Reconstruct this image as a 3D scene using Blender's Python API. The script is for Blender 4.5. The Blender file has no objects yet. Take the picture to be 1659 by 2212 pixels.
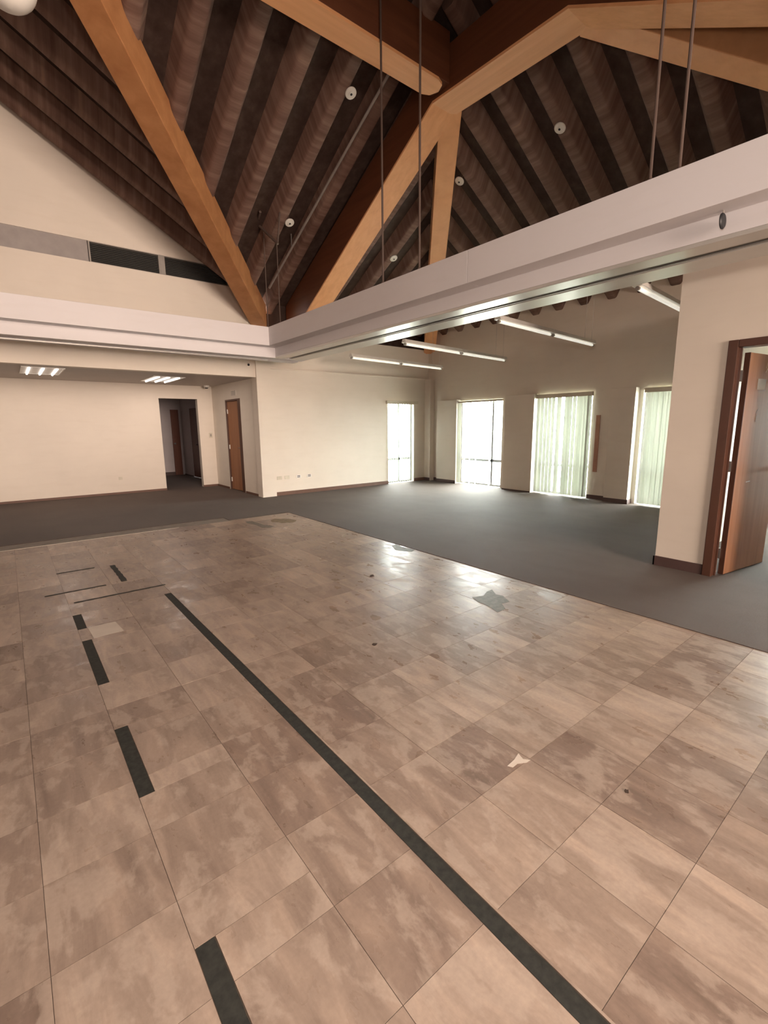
import bpy, bmesh, math, random
from mathutils import Vector, Matrix
random.seed(7)
scene = bpy.context.scene
C = scene.collection

# ------------------------------------------------------------------ camera
RI = Vector((0.78203, -0.62316, -0.01002)); DN = Vector((-0.12150, -0.13645, -0.98316)); FW = Vector((0.61302, 0.76886, -0.18195))
FW.normalize(); RI = (RI - FW*RI.dot(FW)).normalized(); DN = FW.cross(RI)
cam_d = bpy.data.cameras.new('camera'); cam = bpy.data.objects.new('camera', cam_d); C.objects.link(cam)
cam.matrix_world = Matrix(((RI.x, -DN.x, -FW.x, 0), (RI.y, -DN.y, -FW.y, 0), (RI.z, -DN.z, -FW.z, 1.5), (0, 0, 0, 1)))
cam_d.sensor_fit = 'VERTICAL'; cam_d.sensor_height = 24.0; cam_d.lens = 24.0*1009.5/2212
cam_d.clip_start = 0.02; cam_d.clip_end = 300
scene.camera = cam

# ------------------------------------------------------------------ world, large lights, exposure
SKY = 48.0
HALL = 3100.0
w = bpy.data.worlds.new('sky'); scene.world = w; w.use_nodes = True
bg = w.node_tree.nodes['Background']; bg.inputs[0].default_value = (1.0, 0.985, 0.95, 1); bg.inputs[1].default_value = SKY
vs = scene.view_settings
vs.view_transform = 'Standard'; vs.look = 'None'; vs.gamma = 1; vs.exposure = 0.0; vs.use_curve_mapping = False

def area(name, loc, target, sx, sy, power, col, spread=180):
    d = bpy.data.lights.new(name, 'AREA'); d.shape = 'RECTANGLE'; d.size = sx; d.size_y = sy; d.energy = power; d.color = col
    d.spread = math.radians(spread)
    o = bpy.data.objects.new(name, d); C.objects.link(o); o.location = loc
    o.rotation_euler = (Vector(target)-Vector(loc)).to_track_quat('-Z', 'Y').to_euler()
    return o
# added warm area light for unseen light behind the viewer; no glazing is built
area('rear_fill_light', (2.7, -9.4, 3.5), (2.7, 6, 3.5), 5.0, 5.6, HALL, (1.0, 0.79, 0.66))

# one of the hall's warm globe lamps, switched on right above the viewer
ld = bpy.data.lights.new('overhead_globe_light', 'POINT'); ld.energy = 150; ld.color = (1.0, 0.86, 0.77); ld.shadow_soft_size = 0.16
lo_ = bpy.data.objects.new('overhead_globe_light', ld); C.objects.link(lo_); lo_.location = (0.55, 0.30, 2.15)

# ------------------------------------------------------------------ materials
def nodes(name):
    m = bpy.data.materials.new(name); m.use_nodes = True; nt = m.node_tree
    return m, nt, nt.nodes['Principled BSDF'], nt.nodes, nt.links
def ramp(N, L, src, stops):
    r = N.new('ShaderNodeValToRGB'); L.new(src, r.inputs[0])
    e = r.color_ramp.elements
    while len(e) < len(stops): e.new(0.5)
    for i, (p, c) in enumerate(stops):
        e[i].position = p; e[i].color = (c[0], c[1], c[2], 1)
    return r.outputs[0]
def noise(N, L, vec, scale, detail=4, rough=0.55, dist=0.0):
    n = N.new('ShaderNodeTexNoise'); n.inputs['Scale'].default_value = scale; n.inputs['Detail'].default_value = detail
    n.inputs['Roughness'].default_value = rough; n.inputs['Distortion'].default_value = dist
    if vec is not None: L.new(vec, n.inputs['Vector'])
    return n.outputs[0]
def mapped(N, L, src, scale, rot=(0, 0, 0), loc=(0, 0, 0)):
    m = N.new('ShaderNodeMapping'); L.new(src, m.inputs[0]); m.inputs['Scale'].default_value = scale
    m.inputs['Rotation'].default_value = rot; m.inputs['Location'].default_value = loc
    return m.outputs[0]
def position(N):
    return N.new('ShaderNodeNewGeometry').outputs['Position']
def bump(N, L, h, bsdf, strength=0.2, dist=0.01):
    b = N.new('ShaderNodeBump'); b.inputs['Strength'].default_value = strength; b.inputs['Distance'].default_value = dist
    L.new(h, b.inputs['Height']); L.new(b.outputs[0], bsdf.inputs['Normal'])
def spec(b, rough, sp=0.5, metal=0.0):
    b.inputs['Roughness'].default_value = rough; b.inputs['Specular IOR Level'].default_value = sp; b.inputs['Metallic'].default_value = metal
def mix(N, L, fac, a, b, mode='MIX'):
    x = N.new('ShaderNodeMix'); x.data_type = 'RGBA'; x.blend_type = mode
    if isinstance(fac, float): x.inputs[0].default_value = fac
    else: L.new(fac, x.inputs[0])
    for s, i in ((a, 6), (b, 7)):
        if isinstance(s, tuple): x.inputs[i].default_value = (s[0], s[1], s[2], 1)
        else: L.new(s, x.inputs[i])
    return x.outputs[2]

def flat_mat(name, col, rough=0.6, sp=0.4, metal=0.0, var=0.08, scale=6.0):
    m, nt, b, N, L = nodes(name)
    n = noise(N, L, position(N), scale, 5)
    c = ramp(N, L, n, [(0.3, tuple(v*(1-var) for v in col)), (0.7, tuple(min(1, v*(1+var)) for v in col))])
    L.new(c, b.inputs['Base Color']); spec(b, rough, sp, metal)
    return m
def wall_mat(name, col, var=0.05):
    m, nt, b, N, L = nodes(name)
    p = position(N)
    n = noise(N, L, p, 0.8, 4)
    c = ramp(N, L, n, [(0.3, tuple(v*(1-var) for v in col)), (0.7, tuple(min(1, v*(1+var)) for v in col))])
    s = noise(N, L, mapped(N, L, p, (1.2, 1.2, 7)), 1.5, 5)
    c2 = ramp(N, L, s, [(0.28, (0.90, 0.88, 0.85)), (0.5, (1, 1, 1))])
    L.new(mix(N, L, 0.25, c, c2, 'MULTIPLY'), b.inputs['Base Color'])
    spec(b, 0.55, 0.3)
    bump(N, L, noise(N, L, p, 160, 3), b, 0.06, 0.003)
    return m
def emit_mat(name, col, strength):
    m, nt, b, N, L = nodes(name)
    b.inputs['Base Color'].default_value = (col[0], col[1], col[2], 1)
    b.inputs['Emission Color'].default_value = (col[0], col[1], col[2], 1); b.inputs['Emission Strength'].default_value = strength
    spec(b, 0.4)
    return m

MAT = {}
MAT['wall'] = wall_mat('cream_plaster', (0.77, 0.70, 0.61))
MAT['wall_grey'] = wall_mat('grey_corridor_paint', (0.58, 0.53, 0.53))  # grey paint of the corridor and store walls
MAT['beam'] = wall_mat('lilac_white_panel', (0.74, 0.715, 0.725), 0.02)
MAT['gloss'] = flat_mat('semi_gloss_white', (0.62, 0.60, 0.56), 0.30, 0.6, 0.35, 0.03)
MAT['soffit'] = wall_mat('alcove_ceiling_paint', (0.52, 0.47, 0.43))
MAT['white'] = flat_mat('white_enamel', (0.78, 0.75, 0.69), 0.35, 0.5)
MAT['cream_plastic'] = flat_mat('cream_plastic', (0.64, 0.59, 0.48), 0.4)
MAT['black'] = flat_mat('black_plastic', (0.016, 0.017, 0.02), 0.5)
MAT['steel'] = flat_mat('brushed_steel', (0.45, 0.43, 0.40), 0.35, 0.5, 0.9)
MAT['rod'] = flat_mat('painted_rod', (0.10, 0.068, 0.055), 0.6, 0.3, 0.0)
MAT['pipe'] = flat_mat('grey_conduit', (0.34, 0.31, 0.28), 0.45, 0.5, 0.4)
MAT['base'] = flat_mat('dark_brown_skirting', (0.085, 0.05, 0.045), 0.5)
MAT['base_red'] = flat_mat('brown_vinyl_skirting', (0.14, 0.072, 0.05), 0.5)
MAT['frame'] = flat_mat('dark_stained_frame', (0.085, 0.036, 0.022), 0.35, 0.5)
MAT['alu'] = flat_mat('window_aluminium', (0.30, 0.31, 0.32), 0.4, 0.5, 0.6)
MAT['grille'] = flat_mat('grey_grille', (0.115, 0.113, 0.105), 0.6, 0.3)
MAT['grille_frame'] = flat_mat('grey_grille_frame', (0.35, 0.32, 0.29), 0.6, 0.3)
MAT['blank'] = flat_mat('grey_blank_board', (0.36, 0.33, 0.315), 0.7, 0.2)
MAT['strip'] = flat_mat('black_rubber_strip', (0.030, 0.030, 0.025), 0.75, 0.3, 0, 0.35, 40)
MAT['screed'] = flat_mat('grey_screed', (0.25, 0.22, 0.19), 0.8, 0.2, 0, 0.15, 9)
MAT['grout'] = flat_mat('brown_grout', (0.10, 0.075, 0.058), 0.9, 0.05)
MAT['trim'] = flat_mat('pale_edge_trim', (0.50, 0.45, 0.38), 0.5)
MAT['board'] = flat_mat('red_brown_board', (0.40, 0.21, 0.14), 0.6)
MAT['paper'] = flat_mat('white_paper', (0.75, 0.72, 0.68), 0.8)
MAT['dust'] = flat_mat('pale_scuff', (0.62, 0.55, 0.47), 0.9, 0.1)
MAT['debris'] = flat_mat('dark_debris', (0.06, 0.04, 0.03), 0.8, 0.2)
MAT['ground'] = flat_mat('outdoor_paving', (0.55, 0.54, 0.5), 0.9, 0.2)
MAT['tube'] = emit_mat('fluorescent_tube', (1.0, 0.95, 0.86), 7.0)
MAT['tube_faint'] = emit_mat('dim_white_tube', (1.0, 0.97, 0.88), 0.55)  # batten tubes, given a faint glow

def wood(name, stops, axis, rough=0.5):
    m, nt, b, N, L = nodes(name)
    p = position(N)
    sc = {'x': (0.5, 9, 9), 'y': (9, 0.5, 9), 'z': (9, 9, 0.5), 'd': (3, 3, 3)}[axis]
    n = noise(N, L, mapped(N, L, p, sc), 1.3, 6, 0.6, 0.4)
    L.new(ramp(N, L, n, stops), b.inputs['Base Color']); spec(b, rough, 0.35)
    bump(N, L, n, b, 0.15, 0.004)
    return m
ORANGE = [(0.28, (0.30, 0.125, 0.045)), (0.5, (0.37, 0.165, 0.065)), (0.75, (0.45, 0.215, 0.09))]
DARK = [(0.28, (0.095, 0.030, 0.012)), (0.5, (0.12, 0.039, 0.016)), (0.75, (0.145, 0.05, 0.02))]  # girder and purlin webs coloured darker than their undersides
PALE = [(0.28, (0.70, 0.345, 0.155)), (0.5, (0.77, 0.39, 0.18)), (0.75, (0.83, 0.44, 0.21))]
MAT['dark_x'] = wood('dark_timber_along_x', DARK, 'x', 0.6)
MAT['dark_y'] = wood('dark_timber_along_y', DARK, 'y', 0.6)
MAT['pale_x'] = wood('pale_underside_along_x', PALE, 'x')
MAT['pale_y'] = wood('pale_underside_along_y', PALE, 'y')
MAT['pale_d'] = wood('pale_timber_diagonal', PALE, 'd')
MAT['timber_d'] = wood('laminated_timber_diagonal', ORANGE, 'd')
DOORC = [(0.25, (0.26, 0.115, 0.055)), (0.5, (0.33, 0.155, 0.08)), (0.8, (0.40, 0.20, 0.11))]
MAT['door'] = wood('door_veneer', DOORC, 'z', 0.45)
MAT['door_dark'] = wood('corridor_door_veneer', [(0.3, (0.14, 0.05, 0.03)), (0.8, (0.22, 0.08, 0.05))], 'z', 0.4)
def roof_mat(name, sc, k=1.0):
    # rough boards with streaks and pale mineral marks running across the slope
    m, nt, b, N, L = nodes(name)
    p = position(N)
    n = noise(N, L, mapped(N, L, p, sc), 1.6, 6, 0.6, 0.0)
    n2 = noise(N, L, p, 1.1, 4)
    c = ramp(N, L, n, [(0.25, (0.070*k, 0.038*k, 0.029*k)), (0.5, (0.110*k, 0.066*k, 0.051*k)), (0.66, (0.145*k, 0.094*k, 0.073*k)), (0.82, (0.23*k, 0.14*k, 0.085*k))])
    g = ramp(N, L, n2, [(0.35, (0.78, 0.72, 0.69)), (0.65, (1.15, 1.15, 1.14))])
    L.new(mix(N, L, 1.0, c, g, 'MULTIPLY'), b.inputs['Base Color']); spec(b, 0.8, 0.2)
    bump(N, L, n, b, 0.25, 0.004)
    return m
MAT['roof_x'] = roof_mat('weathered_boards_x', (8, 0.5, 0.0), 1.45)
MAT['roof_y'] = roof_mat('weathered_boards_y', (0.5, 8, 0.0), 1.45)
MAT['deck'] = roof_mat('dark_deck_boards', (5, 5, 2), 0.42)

def tile_mat(name, island):
    m, nt, b, N, L = nodes(name)
    p = position(N)
    if island: r = N.new('ShaderNodeNewGeometry').outputs['Random Per Island']
    else: r = N.new('ShaderNodeObjectInfo').outputs['Random']
    mul = N.new('ShaderNodeMath'); mul.operation = 'MULTIPLY'; mul.inputs[1].default_value = 37.0; L.new(r, mul.inputs[0])
    cmb = N.new('ShaderNodeCombineXYZ'); L.new(mul.outputs[0], cmb.inputs[2]); L.new(mul.outputs[0], cmb.inputs[0])
    add = N.new('ShaderNodeVectorMath'); add.operation = 'ADD'; L.new(p, add.inputs[0]); L.new(cmb.outputs[0], add.inputs[1])
    v = add.outputs[0]
    streak = noise(N, L, mapped(N, L, v, (7.0, 1.5, 1)), 1.5, 7, 0.62, 0.6)
    blot = noise(N, L, mapped(N, L, v, (3.6, 2.0, 1)), 2.6, 8, 0.6, 0.25)
    fine = noise(N, L, p, 60, 4, 0.6)
    base = ramp(N, L, r, [(0.0, (0.225, 0.162, 0.126)), (0.35, (0.28, 0.208, 0.163)), (0.7, (0.32, 0.242, 0.19)), (1.0, (0.39, 0.302, 0.24))])
    c1 = mix(N, L, 1.0, base, ramp(N, L, streak, [(0.28, (0.70, 0.68, 0.67)), (0.5, (1, 1, 1)), (0.68, (1.3, 1.3, 1.28))]), 'MULTIPLY')
    patch = ramp(N, L, blot, [(0.51, (0, 0, 0)), (0.585, (1, 1, 1))])
    sepn = N.new('ShaderNodeMath'); sepn.operation = 'MULTIPLY'; sepn.inputs[1].default_value = 0.45; L.new(patch, sepn.inputs[0])
    c2 = mix(N, L, sepn.outputs[0], c1, (0.47, 0.375, 0.30))
    c3 = mix(N, L, 0.35, c2, ramp(N, L, fine, [(0.3, (0.8, 0.8, 0.8)), (0.7, (1.15, 1.15, 1.15))]), 'MULTIPLY')
    L.new(c3, b.inputs['Base Color'])
    rr = N.new('ShaderNodeMapRange'); L.new(blot, rr.inputs[0]); rr.inputs[1].default_value = 0.35; rr.inputs[2].default_value = 0.65
    rr.inputs[3].default_value = 0.26; rr.inputs[4].default_value = 0.5
    L.new(rr.outputs[0], b.inputs['Roughness']); b.inputs['Specular IOR Level'].default_value = 0.42
    bump(N, L, blot, b, 0.08, 0.004)
    return m
MAT['tile'] = tile_mat('worn_travertine_tile', False)
MAT['tile_i'] = tile_mat('worn_travertine_tile_far', True)

def carpet_mat():
    m, nt, b, N, L = nodes('grey_brown_carpet')
    p = position(N)
    n = noise(N, L, p, 0.7, 5); f = noise(N, L, p, 260, 2); st = noise(N, L, mapped(N, L, p, (3, 0.7, 1)), 1.4, 5)
    c = ramp(N, L, n, [(0.3, (0.070, 0.048, 0.038)), (0.7, (0.098, 0.070, 0.056))])
    c = mix(N, L, 0.5, c, ramp(N, L, f, [(0.3, (0.7, 0.7, 0.7)), (0.7, (1.25, 1.25, 1.25))]), 'MULTIPLY')
    c = mix(N, L, 0.4, c, ramp(N, L, st, [(0.3, (0.85, 0.83, 0.8)), (0.7, (1.12, 1.12, 1.12))]), 'MULTIPLY')
    L.new(c, b.inputs['Base Color']); spec(b, 0.8, 0.22)
    b.inputs['Sheen Weight'].default_value = 0.05; b.inputs['Sheen Roughness'].default_value = 0.5
    bump(N, L, f, b, 0.5, 0.004)
    return m
MAT['carpet'] = carpet_mat()

def slat_mat():
    m, nt, b, N, L = nodes('translucent_blind_fabric')
    out = N['Material Output']
    d = N.new('ShaderNodeBsdfDiffuse'); t = N.new('ShaderNodeBsdfTranslucent'); mx = N.new('ShaderNodeMixShader')
    n = noise(N, L, mapped(N, L, position(N), (30, 30, 0.6)), 2, 3)
    c = ramp(N, L, n, [(0.3, (0.66, 0.68, 0.63)), (0.7, (0.77, 0.78, 0.73))])
    L.new(c, d.inputs[0]); L.new(c, t.inputs[0]); mx.inputs[0].default_value = 0.36
    L.new(d.outputs[0], mx.inputs[1]); L.new(t.outputs[0], mx.inputs[2]); L.new(mx.outputs[0], out.inputs[0])
    return m
MAT['slat'] = slat_mat()
def glass_mat():
    m, nt, b, N, L = nodes('window_glass')
    out = N['Material Output']
    t = N.new('ShaderNodeBsdfTransparent'); t.inputs[0].default_value = (0.93, 0.97, 0.96, 1)
    g = N.new('ShaderNodeBsdfGlossy'); g.inputs['Roughness'].default_value = 0.02
    lw = N.new('ShaderNodeLayerWeight'); f = N.new('ShaderNodeMath'); f.operation = 'POWER'; f.inputs[1].default_value = 4.0; L.new(lw.outputs['Facing'], f.inputs[0]); mx = N.new('ShaderNodeMixShader')
    L.new(f.outputs[0], mx.inputs[0]); L.new(t.outputs[0], mx.inputs[1]); L.new(g.outputs[0], mx.inputs[2]); L.new(mx.outputs[0], out.inputs[0])
    return m
MAT['glass'] = glass_mat()
MAT['leaf'] = flat_mat('shrub_leaf', (0.16, 0.30, 0.045), 0.6, 0.3, 0, 0.4, 14)

# ------------------------------------------------------------------ mesh helpers
class MB:
    def __init__(s): s.v = []; s.f = []
    def poly(s, vs, fs):
        o = len(s.v); s.v += [tuple(v) for v in vs]; s.f += [tuple(i+o for i in f) for f in fs]; return s
    def box(s, x0, x1, y0, y1, z0, z1):
        return s.poly([(x0,y0,z0),(x1,y0,z0),(x1,y1,z0),(x0,y1,z0),(x0,y0,z1),(x1,y0,z1),(x1,y1,z1),(x0,y1,z1)],
                      [(0,3,2,1),(4,5,6,7),(0,1,5,4),(1,2,6,5),(2,3,7,6),(3,0,4,7)])
    def prism(s, pts, axis, a, b):
        # pts: 2D polygon; extruded along axis from a to b.  x: (y,z)  y: (x,z)  z: (x,y)
        def P(u, v, t): return {'x': (t, u, v), 'y': (u, t, v), 'z': (u, v, t)}[axis]
        n = len(pts)
        return s.poly([P(u, v, a) for u, v in pts] + [P(u, v, b) for u, v in pts],
                      [tuple(range(n))[::-1], tuple(range(n, 2*n))] + [(i, (i+1) % n, n+(i+1) % n, n+i) for i in range(n)])
    def bar(s, p0, p1, wd, h0, h1):
        # plumb-sided timber: p0-p1 is the centre line of its underside; wd wide in plan, h0/h1 tall at either end
        p0, p1 = Vector(p0), Vector(p1); d = Vector((p1.x-p0.x, p1.y-p0.y, 0)).normalized(); n = Vector((-d.y, d.x, 0))*wd/2
        vs = []
        for p, h in ((p0, h0), (p1, h1)):
            vs += [p-n, p+n, p+n+Vector((0,0,h)), p-n+Vector((0,0,h))]
        return s.poly(vs, [(0,1,2,3),(7,6,5,4),(0,4,5,1),(1,5,6,2),(2,6,7,3),(3,7,4,0)])
    def tube(s, p0, p1, r, n=10, r2=None, caps=True):
        p0, p1 = Vector(p0), Vector(p1); d = (p1-p0).normalized(); r2 = r if r2 is None else r2
        a = d.orthogonal().normalized(); b = d.cross(a)
        vs = []
        for p, q in ((p0, r), (p1, r2)):
            for i in range(n):
                t = 2*math.pi*i/n; vs.append(p + (a*math.cos(t)+b*math.sin(t))*q)
        fs = [(i, (i+1) % n, n+(i+1) % n, n+i) for i in range(n)]
        if caps: fs += [tuple(range(n))[::-1], tuple(range(n, 2*n))]
        return s.poly(vs, fs)
    def lathe(s, prof, centre, axis, n=20):
        # prof: (radius, distance along axis)
        c = Vector(centre); d = Vector(axis).normalized(); a = d.orthogonal().normalized(); b = d.cross(a)
        vs = []; fs = []
        for r, h in prof:
            for i in range(n):
                t = 2*math.pi*i/n; vs.append(c + d*h + (a*math.cos(t)+b*math.sin(t))*max(r, 1e-4))
        for k in range(len(prof)-1):
            for i in range(n): fs.append((k*n+i, k*n+(i+1) % n, (k+1)*n+(i+1) % n, (k+1)*n+i))
        fs += [tuple(range(n))[::-1], tuple(range((len(prof)-1)*n, len(prof)*n))]
        return s.poly(vs, fs)
    def build(s, name, mat, parent=None, smooth=False, bevel=0):
        me = bpy.data.meshes.new(name); me.from_pydata(s.v, [], s.f)
        bm = bmesh.new(); bm.from_mesh(me); bmesh.ops.recalc_face_normals(bm, faces=bm.faces); bm.to_mesh(me); bm.free()
        if smooth:
            me.polygons.foreach_set('use_smooth', [True]*len(me.polygons)); me.set_sharp_from_angle(angle=math.radians(40))
        me.materials.append(MAT[mat] if isinstance(mat, str) else mat)
        o = bpy.data.objects.new(name, me); C.objects.link(o)
        if parent: o.parent = parent; o.matrix_parent_inverse = parent.matrix_basis.inverted()
        if bevel:
            bv = o.modifiers.new('bevel', 'BEVEL'); bv.width = bevel; bv.segments = 2; bv.limit_method = 'ANGLE'
        return o
def tag(o, label=None, cat=None, group=None, kind=None):
    if label: o['label'] = label
    if cat: o['category'] = cat
    if group: o['group'] = group
    if kind: o['kind'] = kind
    return o
def thing(name, label, cat, loc=(0, 0, 0), group=None, kind=None):
    o = bpy.data.objects.new(name, None); C.objects.link(o); o.location = loc; o.empty_display_size = 0.1
    return tag(o, label, cat, group, kind)
def setting(name, label, cat, loc=(0, 0, 0)): return thing(name, label, cat, loc, kind='structure')

# ------------------------------------------------------------------ floor: tiles, carpet
TX, TY = 3.757, 7.40
slab = MB().box(-8.8, TX, -9.6, 7.72, -0.15, -0.0025).build('floor', 'grout')
tag(slab, 'worn beige stone tile floor in the middle of the hall', 'floor', kind='structure')
scr = MB()
scr.prism([(-8.8, 7.415), (2.69, 7.415), (2.69, 7.70), (2.55, 7.715), (-8.8, 7.715)], 'z', -0.011, -0.001)
scr.box(2.69, TX, 7.415, 7.45, -0.011, -0.001)
scr.build('screed_strip', 'screed', slab)
edge = MB().box(-8.8, 1.9, 7.40, 7.412, -0.011, 0.003).build('edge_trim', 'trim', slab)

S = 1/3.0
cols = []                                           # (x0, x1)
x = 1.02
while x < TX-0.02: cols.append((x, min(x+S, TX))); x += S
cols += [(0.635, 0.96), (0.31, 0.635)]
x = 0.25
while x > -3.0: cols.append((x-S, x)); x -= S
rows = []; y = 1.07-8*S
while y < TY-0.02: rows.append((y, min(y+S, TY))); y += S
strip_black = {0: (0.25, 0.31, [(4.045, 4.40), (3.05, 3.80), (1.95, 2.52), (0.62, 1.222)]), 1: (0.96, 1.02, [(0.10, 4.45)])}
def in_view(px, py):
    r = Vector((px, py, 0)) - Vector((0, 0, 1.5)); zf = r.dot(FW)
    if zf < 0.15: return False
    u = r.dot(RI)/zf; v = r.dot(DN)/zf
    return abs(u) < 0.95 and v < 1.28
tile_cache = {}
far = MB(); n_tiles = 0
def add_tile(x0, x1, y0, y1, jit=True):
    global n_tiles
    g = 0.0008
    cx, cy = (x0+x1)/2, (y0+y1)/2
    inside = any(in_view(a, b) for a in (x0, x1) for b in (y0, y1))
    top = random.uniform(-0.0003, 0.0003) if jit else 0
    if not inside:
        far.box(x0+g, x1-g, y0+g, y1-g, -0.011, top); return
    key = (round(x1-x0, 3), round(y1-y0, 3))
    if key not in tile_cache:
        hx, hy = (x1-x0)/2-g, (y1-y0)/2-g; e = 0.0001
        m = MB().poly([(-hx,-hy,-0.011),(hx,-hy,-0.011),(hx,hy,-0.011),(-hx,hy,-0.011),(-hx,-hy,-e),(hx,-hy,-e),(hx,hy,-e),(-hx,hy,-e),
                       (-hx+e,-hy+e,0),(hx-e,-hy+e,0),(hx-e,hy-e,0),(-hx+e,hy-e,0)],
                      [(0,3,2,1),(0,1,5,4),(1,2,6,5),(2,3,7,6),(3,0,4,7),(4,5,9,8),(5,6,10,9),(6,7,11,10),(7,4,8,11),(8,9,10,11)])
        o = m.build('floor_tile', 'tile', slab); tile_cache[key] = o.data
    else:
        o = bpy.data.objects.new('floor_tile', tile_cache[key]); C.objects.link(o); o.parent = slab
    o.location = (cx, cy, top); n_tiles += 1
def split_row(y0, y1, gaps):
    cuts = sorted({y0, y1} | {c for g_ in gaps for c in g_ if y0+0.004 < c < y1-0.004})
    return [(a, b, any(g_[0] <= (a+b)/2 <= g_[1] for g_ in gaps)) for a, b in zip(cuts[:-1], cuts[1:])]
for (x0, x1) in cols:
    for (y0, y1) in rows:
        if x0 == 0.31:                                # tile reaches into the strip slot where no strip lies
            for a, b, black in split_row(y0, y1, strip_black[0][2]): add_tile(0.31 if black else 0.25, x1, a, b)
        elif x1 == 0.96:
            for a, b, black in split_row(y0, y1, strip_black[1][2]): add_tile(x0, 0.96 if black else 1.02, a, b)
        else: add_tile(x0, x1, y0, y1)
MB().prism([(1.0205, 0.10), (1.029, 0.10), (1.027, 1.9), (1.0205, 2.1)], 'z', -0.002, 0.0008).build('edge_trim', 'tile_i', slab)
tag(far.build('floor_tile', 'tile_i', slab), kind='stuff')

cp = MB()
cp.box(TX, 9.35, -9.6, 9.6, -0.15, 0.004)
cp.box(-8.8, TX, 7.72, 16.3, -0.15, 0.004)
cp.box(2.70, TX, 7.45, 7.72, -0.15, 0.004)
cp.box(TX, 6.6, 9.6, 16.3, -0.15, 0.004)
tag(cp.build('floor_carpet', 'carpet'), 'grey brown carpet around the tiled floor and up to the windows', 'carpet', kind='structure')

def ragged(x0, x1, y0, y1, z0, z1, jit, n, along):
    # a thin strip whose long edges are slightly torn
    L_, R_ = [], []
    for i in range(n+1):
        t = i/n
        if along == 'y': y = y0+(y1-y0)*t; L_.append((x0+random.uniform(-jit, jit), y)); R_.append((x1+random.uniform(-jit, jit), y))
        else: x = x0+(x1-x0)*t; L_.append((x, y0+random.uniform(-jit, jit))); R_.append((x, y1+random.uniform(-jit, jit)))
    return MB().prism(R_+L_[::-1] if along == 'y' else L_+R_[::-1], 'z', z0, z1)
strips = [((0.960, 1.020, 0.10, 4.45), 'y', 'long black strip set in the tile floor, running to the bottom edge'),
          ((0.250, 0.310, 0.62, 1.222), 'y', 'short black floor strip nearest the viewer, bottom left'),
          ((0.250, 0.310, 1.95, 2.52), 'y', 'black floor strip second from the viewer in the left row'),
          ((0.250, 0.310, 3.05, 3.80), 'y', 'longest black floor strip of the left row, third from the viewer'),
          ((0.250, 0.310, 4.045, 4.40), 'y', 'shortest black floor strip of the left row, beside the pale patch'),
          ((0.727, 0.780, 5.10, 5.80), 'y', 'black floor strip lying beyond the three thin cross lines'),
          ((0.10, 0.592, 5.072, 5.097), 'x', 'thin black cross line on the tiles, middle of three'),
          ((0.29, 1.042, 4.712, 4.737), 'x', 'longest thin black cross line on the tiles, nearest of three'),
          ((0.24, 0.590, 5.820, 5.842), 'x', 'shortest thin black cross line on the tiles, farthest of three')]
for (x0, x1, y0, y1), al, lab in strips:
    inlay = al == 'y' and x0 in (0.25, 0.96)
    z = (-0.011, -0.001) if inlay else (0.0009, 0.0028)
    jit = 0.0012 if inlay else 0.004
    n = max(4, int((y1-y0 if al == 'y' else x1-x0)/0.03))
    tag(ragged(x0+0.002, x1-0.002, y0, y1, z[0], z[1], jit, n, al).build('floor_strip', 'strip'), lab, 'floor strip', 'black strips in the tile floor')
def blob(cx, cy, pts, z0, z1): return MB().prism([(cx+a, cy+b) for a, b in pts], 'z', z0, z1)
def star(rx, ry, n, jit, rot=0):
    o = []
    for i in range(n):
        t = 2*math.pi*i/n; k = 1+random.uniform(-jit, jit)
        a, b = rx*k*math.cos(t), ry*k*math.sin(t); o.append((a*math.cos(rot)-b*math.sin(rot), a*math.sin(rot)+b*math.cos(rot)))
    return o
MAT['stain'] = flat_mat('bare_adhesive_patch', (0.15, 0.135, 0.11), 0.55, 0.4, 0, 0.3, 25)
MAT['stain2'] = flat_mat('brown_adhesive_patch', (0.22, 0.17, 0.11), 0.7, 0.3, 0, 0.3, 20)
tag(MB().prism([(3.05, 2.587), (3.154, 2.544), (3.25, 2.59), (3.34, 2.60), (3.264, 2.497), (3.283, 2.435), (3.21, 2.308), (3.124, 2.325), (3.056, 2.235), (2.944, 2.228), (2.987, 2.333), (3.0, 2.402), (3.002, 2.484)], 'z', 0.0008, 0.0018).build('adhesive_patch', 'stain'), 'ragged dark adhesive patch on the tiles near the carpet edge', 'floor patch')
tag(MB().prism([(2.85, 7.16), (2.95, 7.12), (2.97, 6.75), (3.05, 6.52), (2.96, 6.46), (2.86, 6.54), (2.87, 6.8), (2.82, 7.0)], 'z', 0.0008, 0.0018).build('adhesive_patch', 'stain'),
    'dark bent adhesive mark at the far corner of the tile floor', 'floor patch')
tag(blob(3.35, 6.83, star(0.17, 0.22, 14, 0.25), 0.0008, 0.0014).build('adhesive_patch', 'stain2'), 'brown adhesive patch beside the far tile corner', 'floor patch')
tag(MB().prism([(3.66, 4.44), (3.745, 4.46), (3.72, 4.289), (3.745, 4.10), (3.658, 4.055), (3.601, 4.159), (3.57, 4.266)], 'z', 0.0008, 0.0016).build('adhesive_patch', 'stain'), 'small dark gap in the tiles by the shiny carpet edge', 'floor patch')
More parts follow.
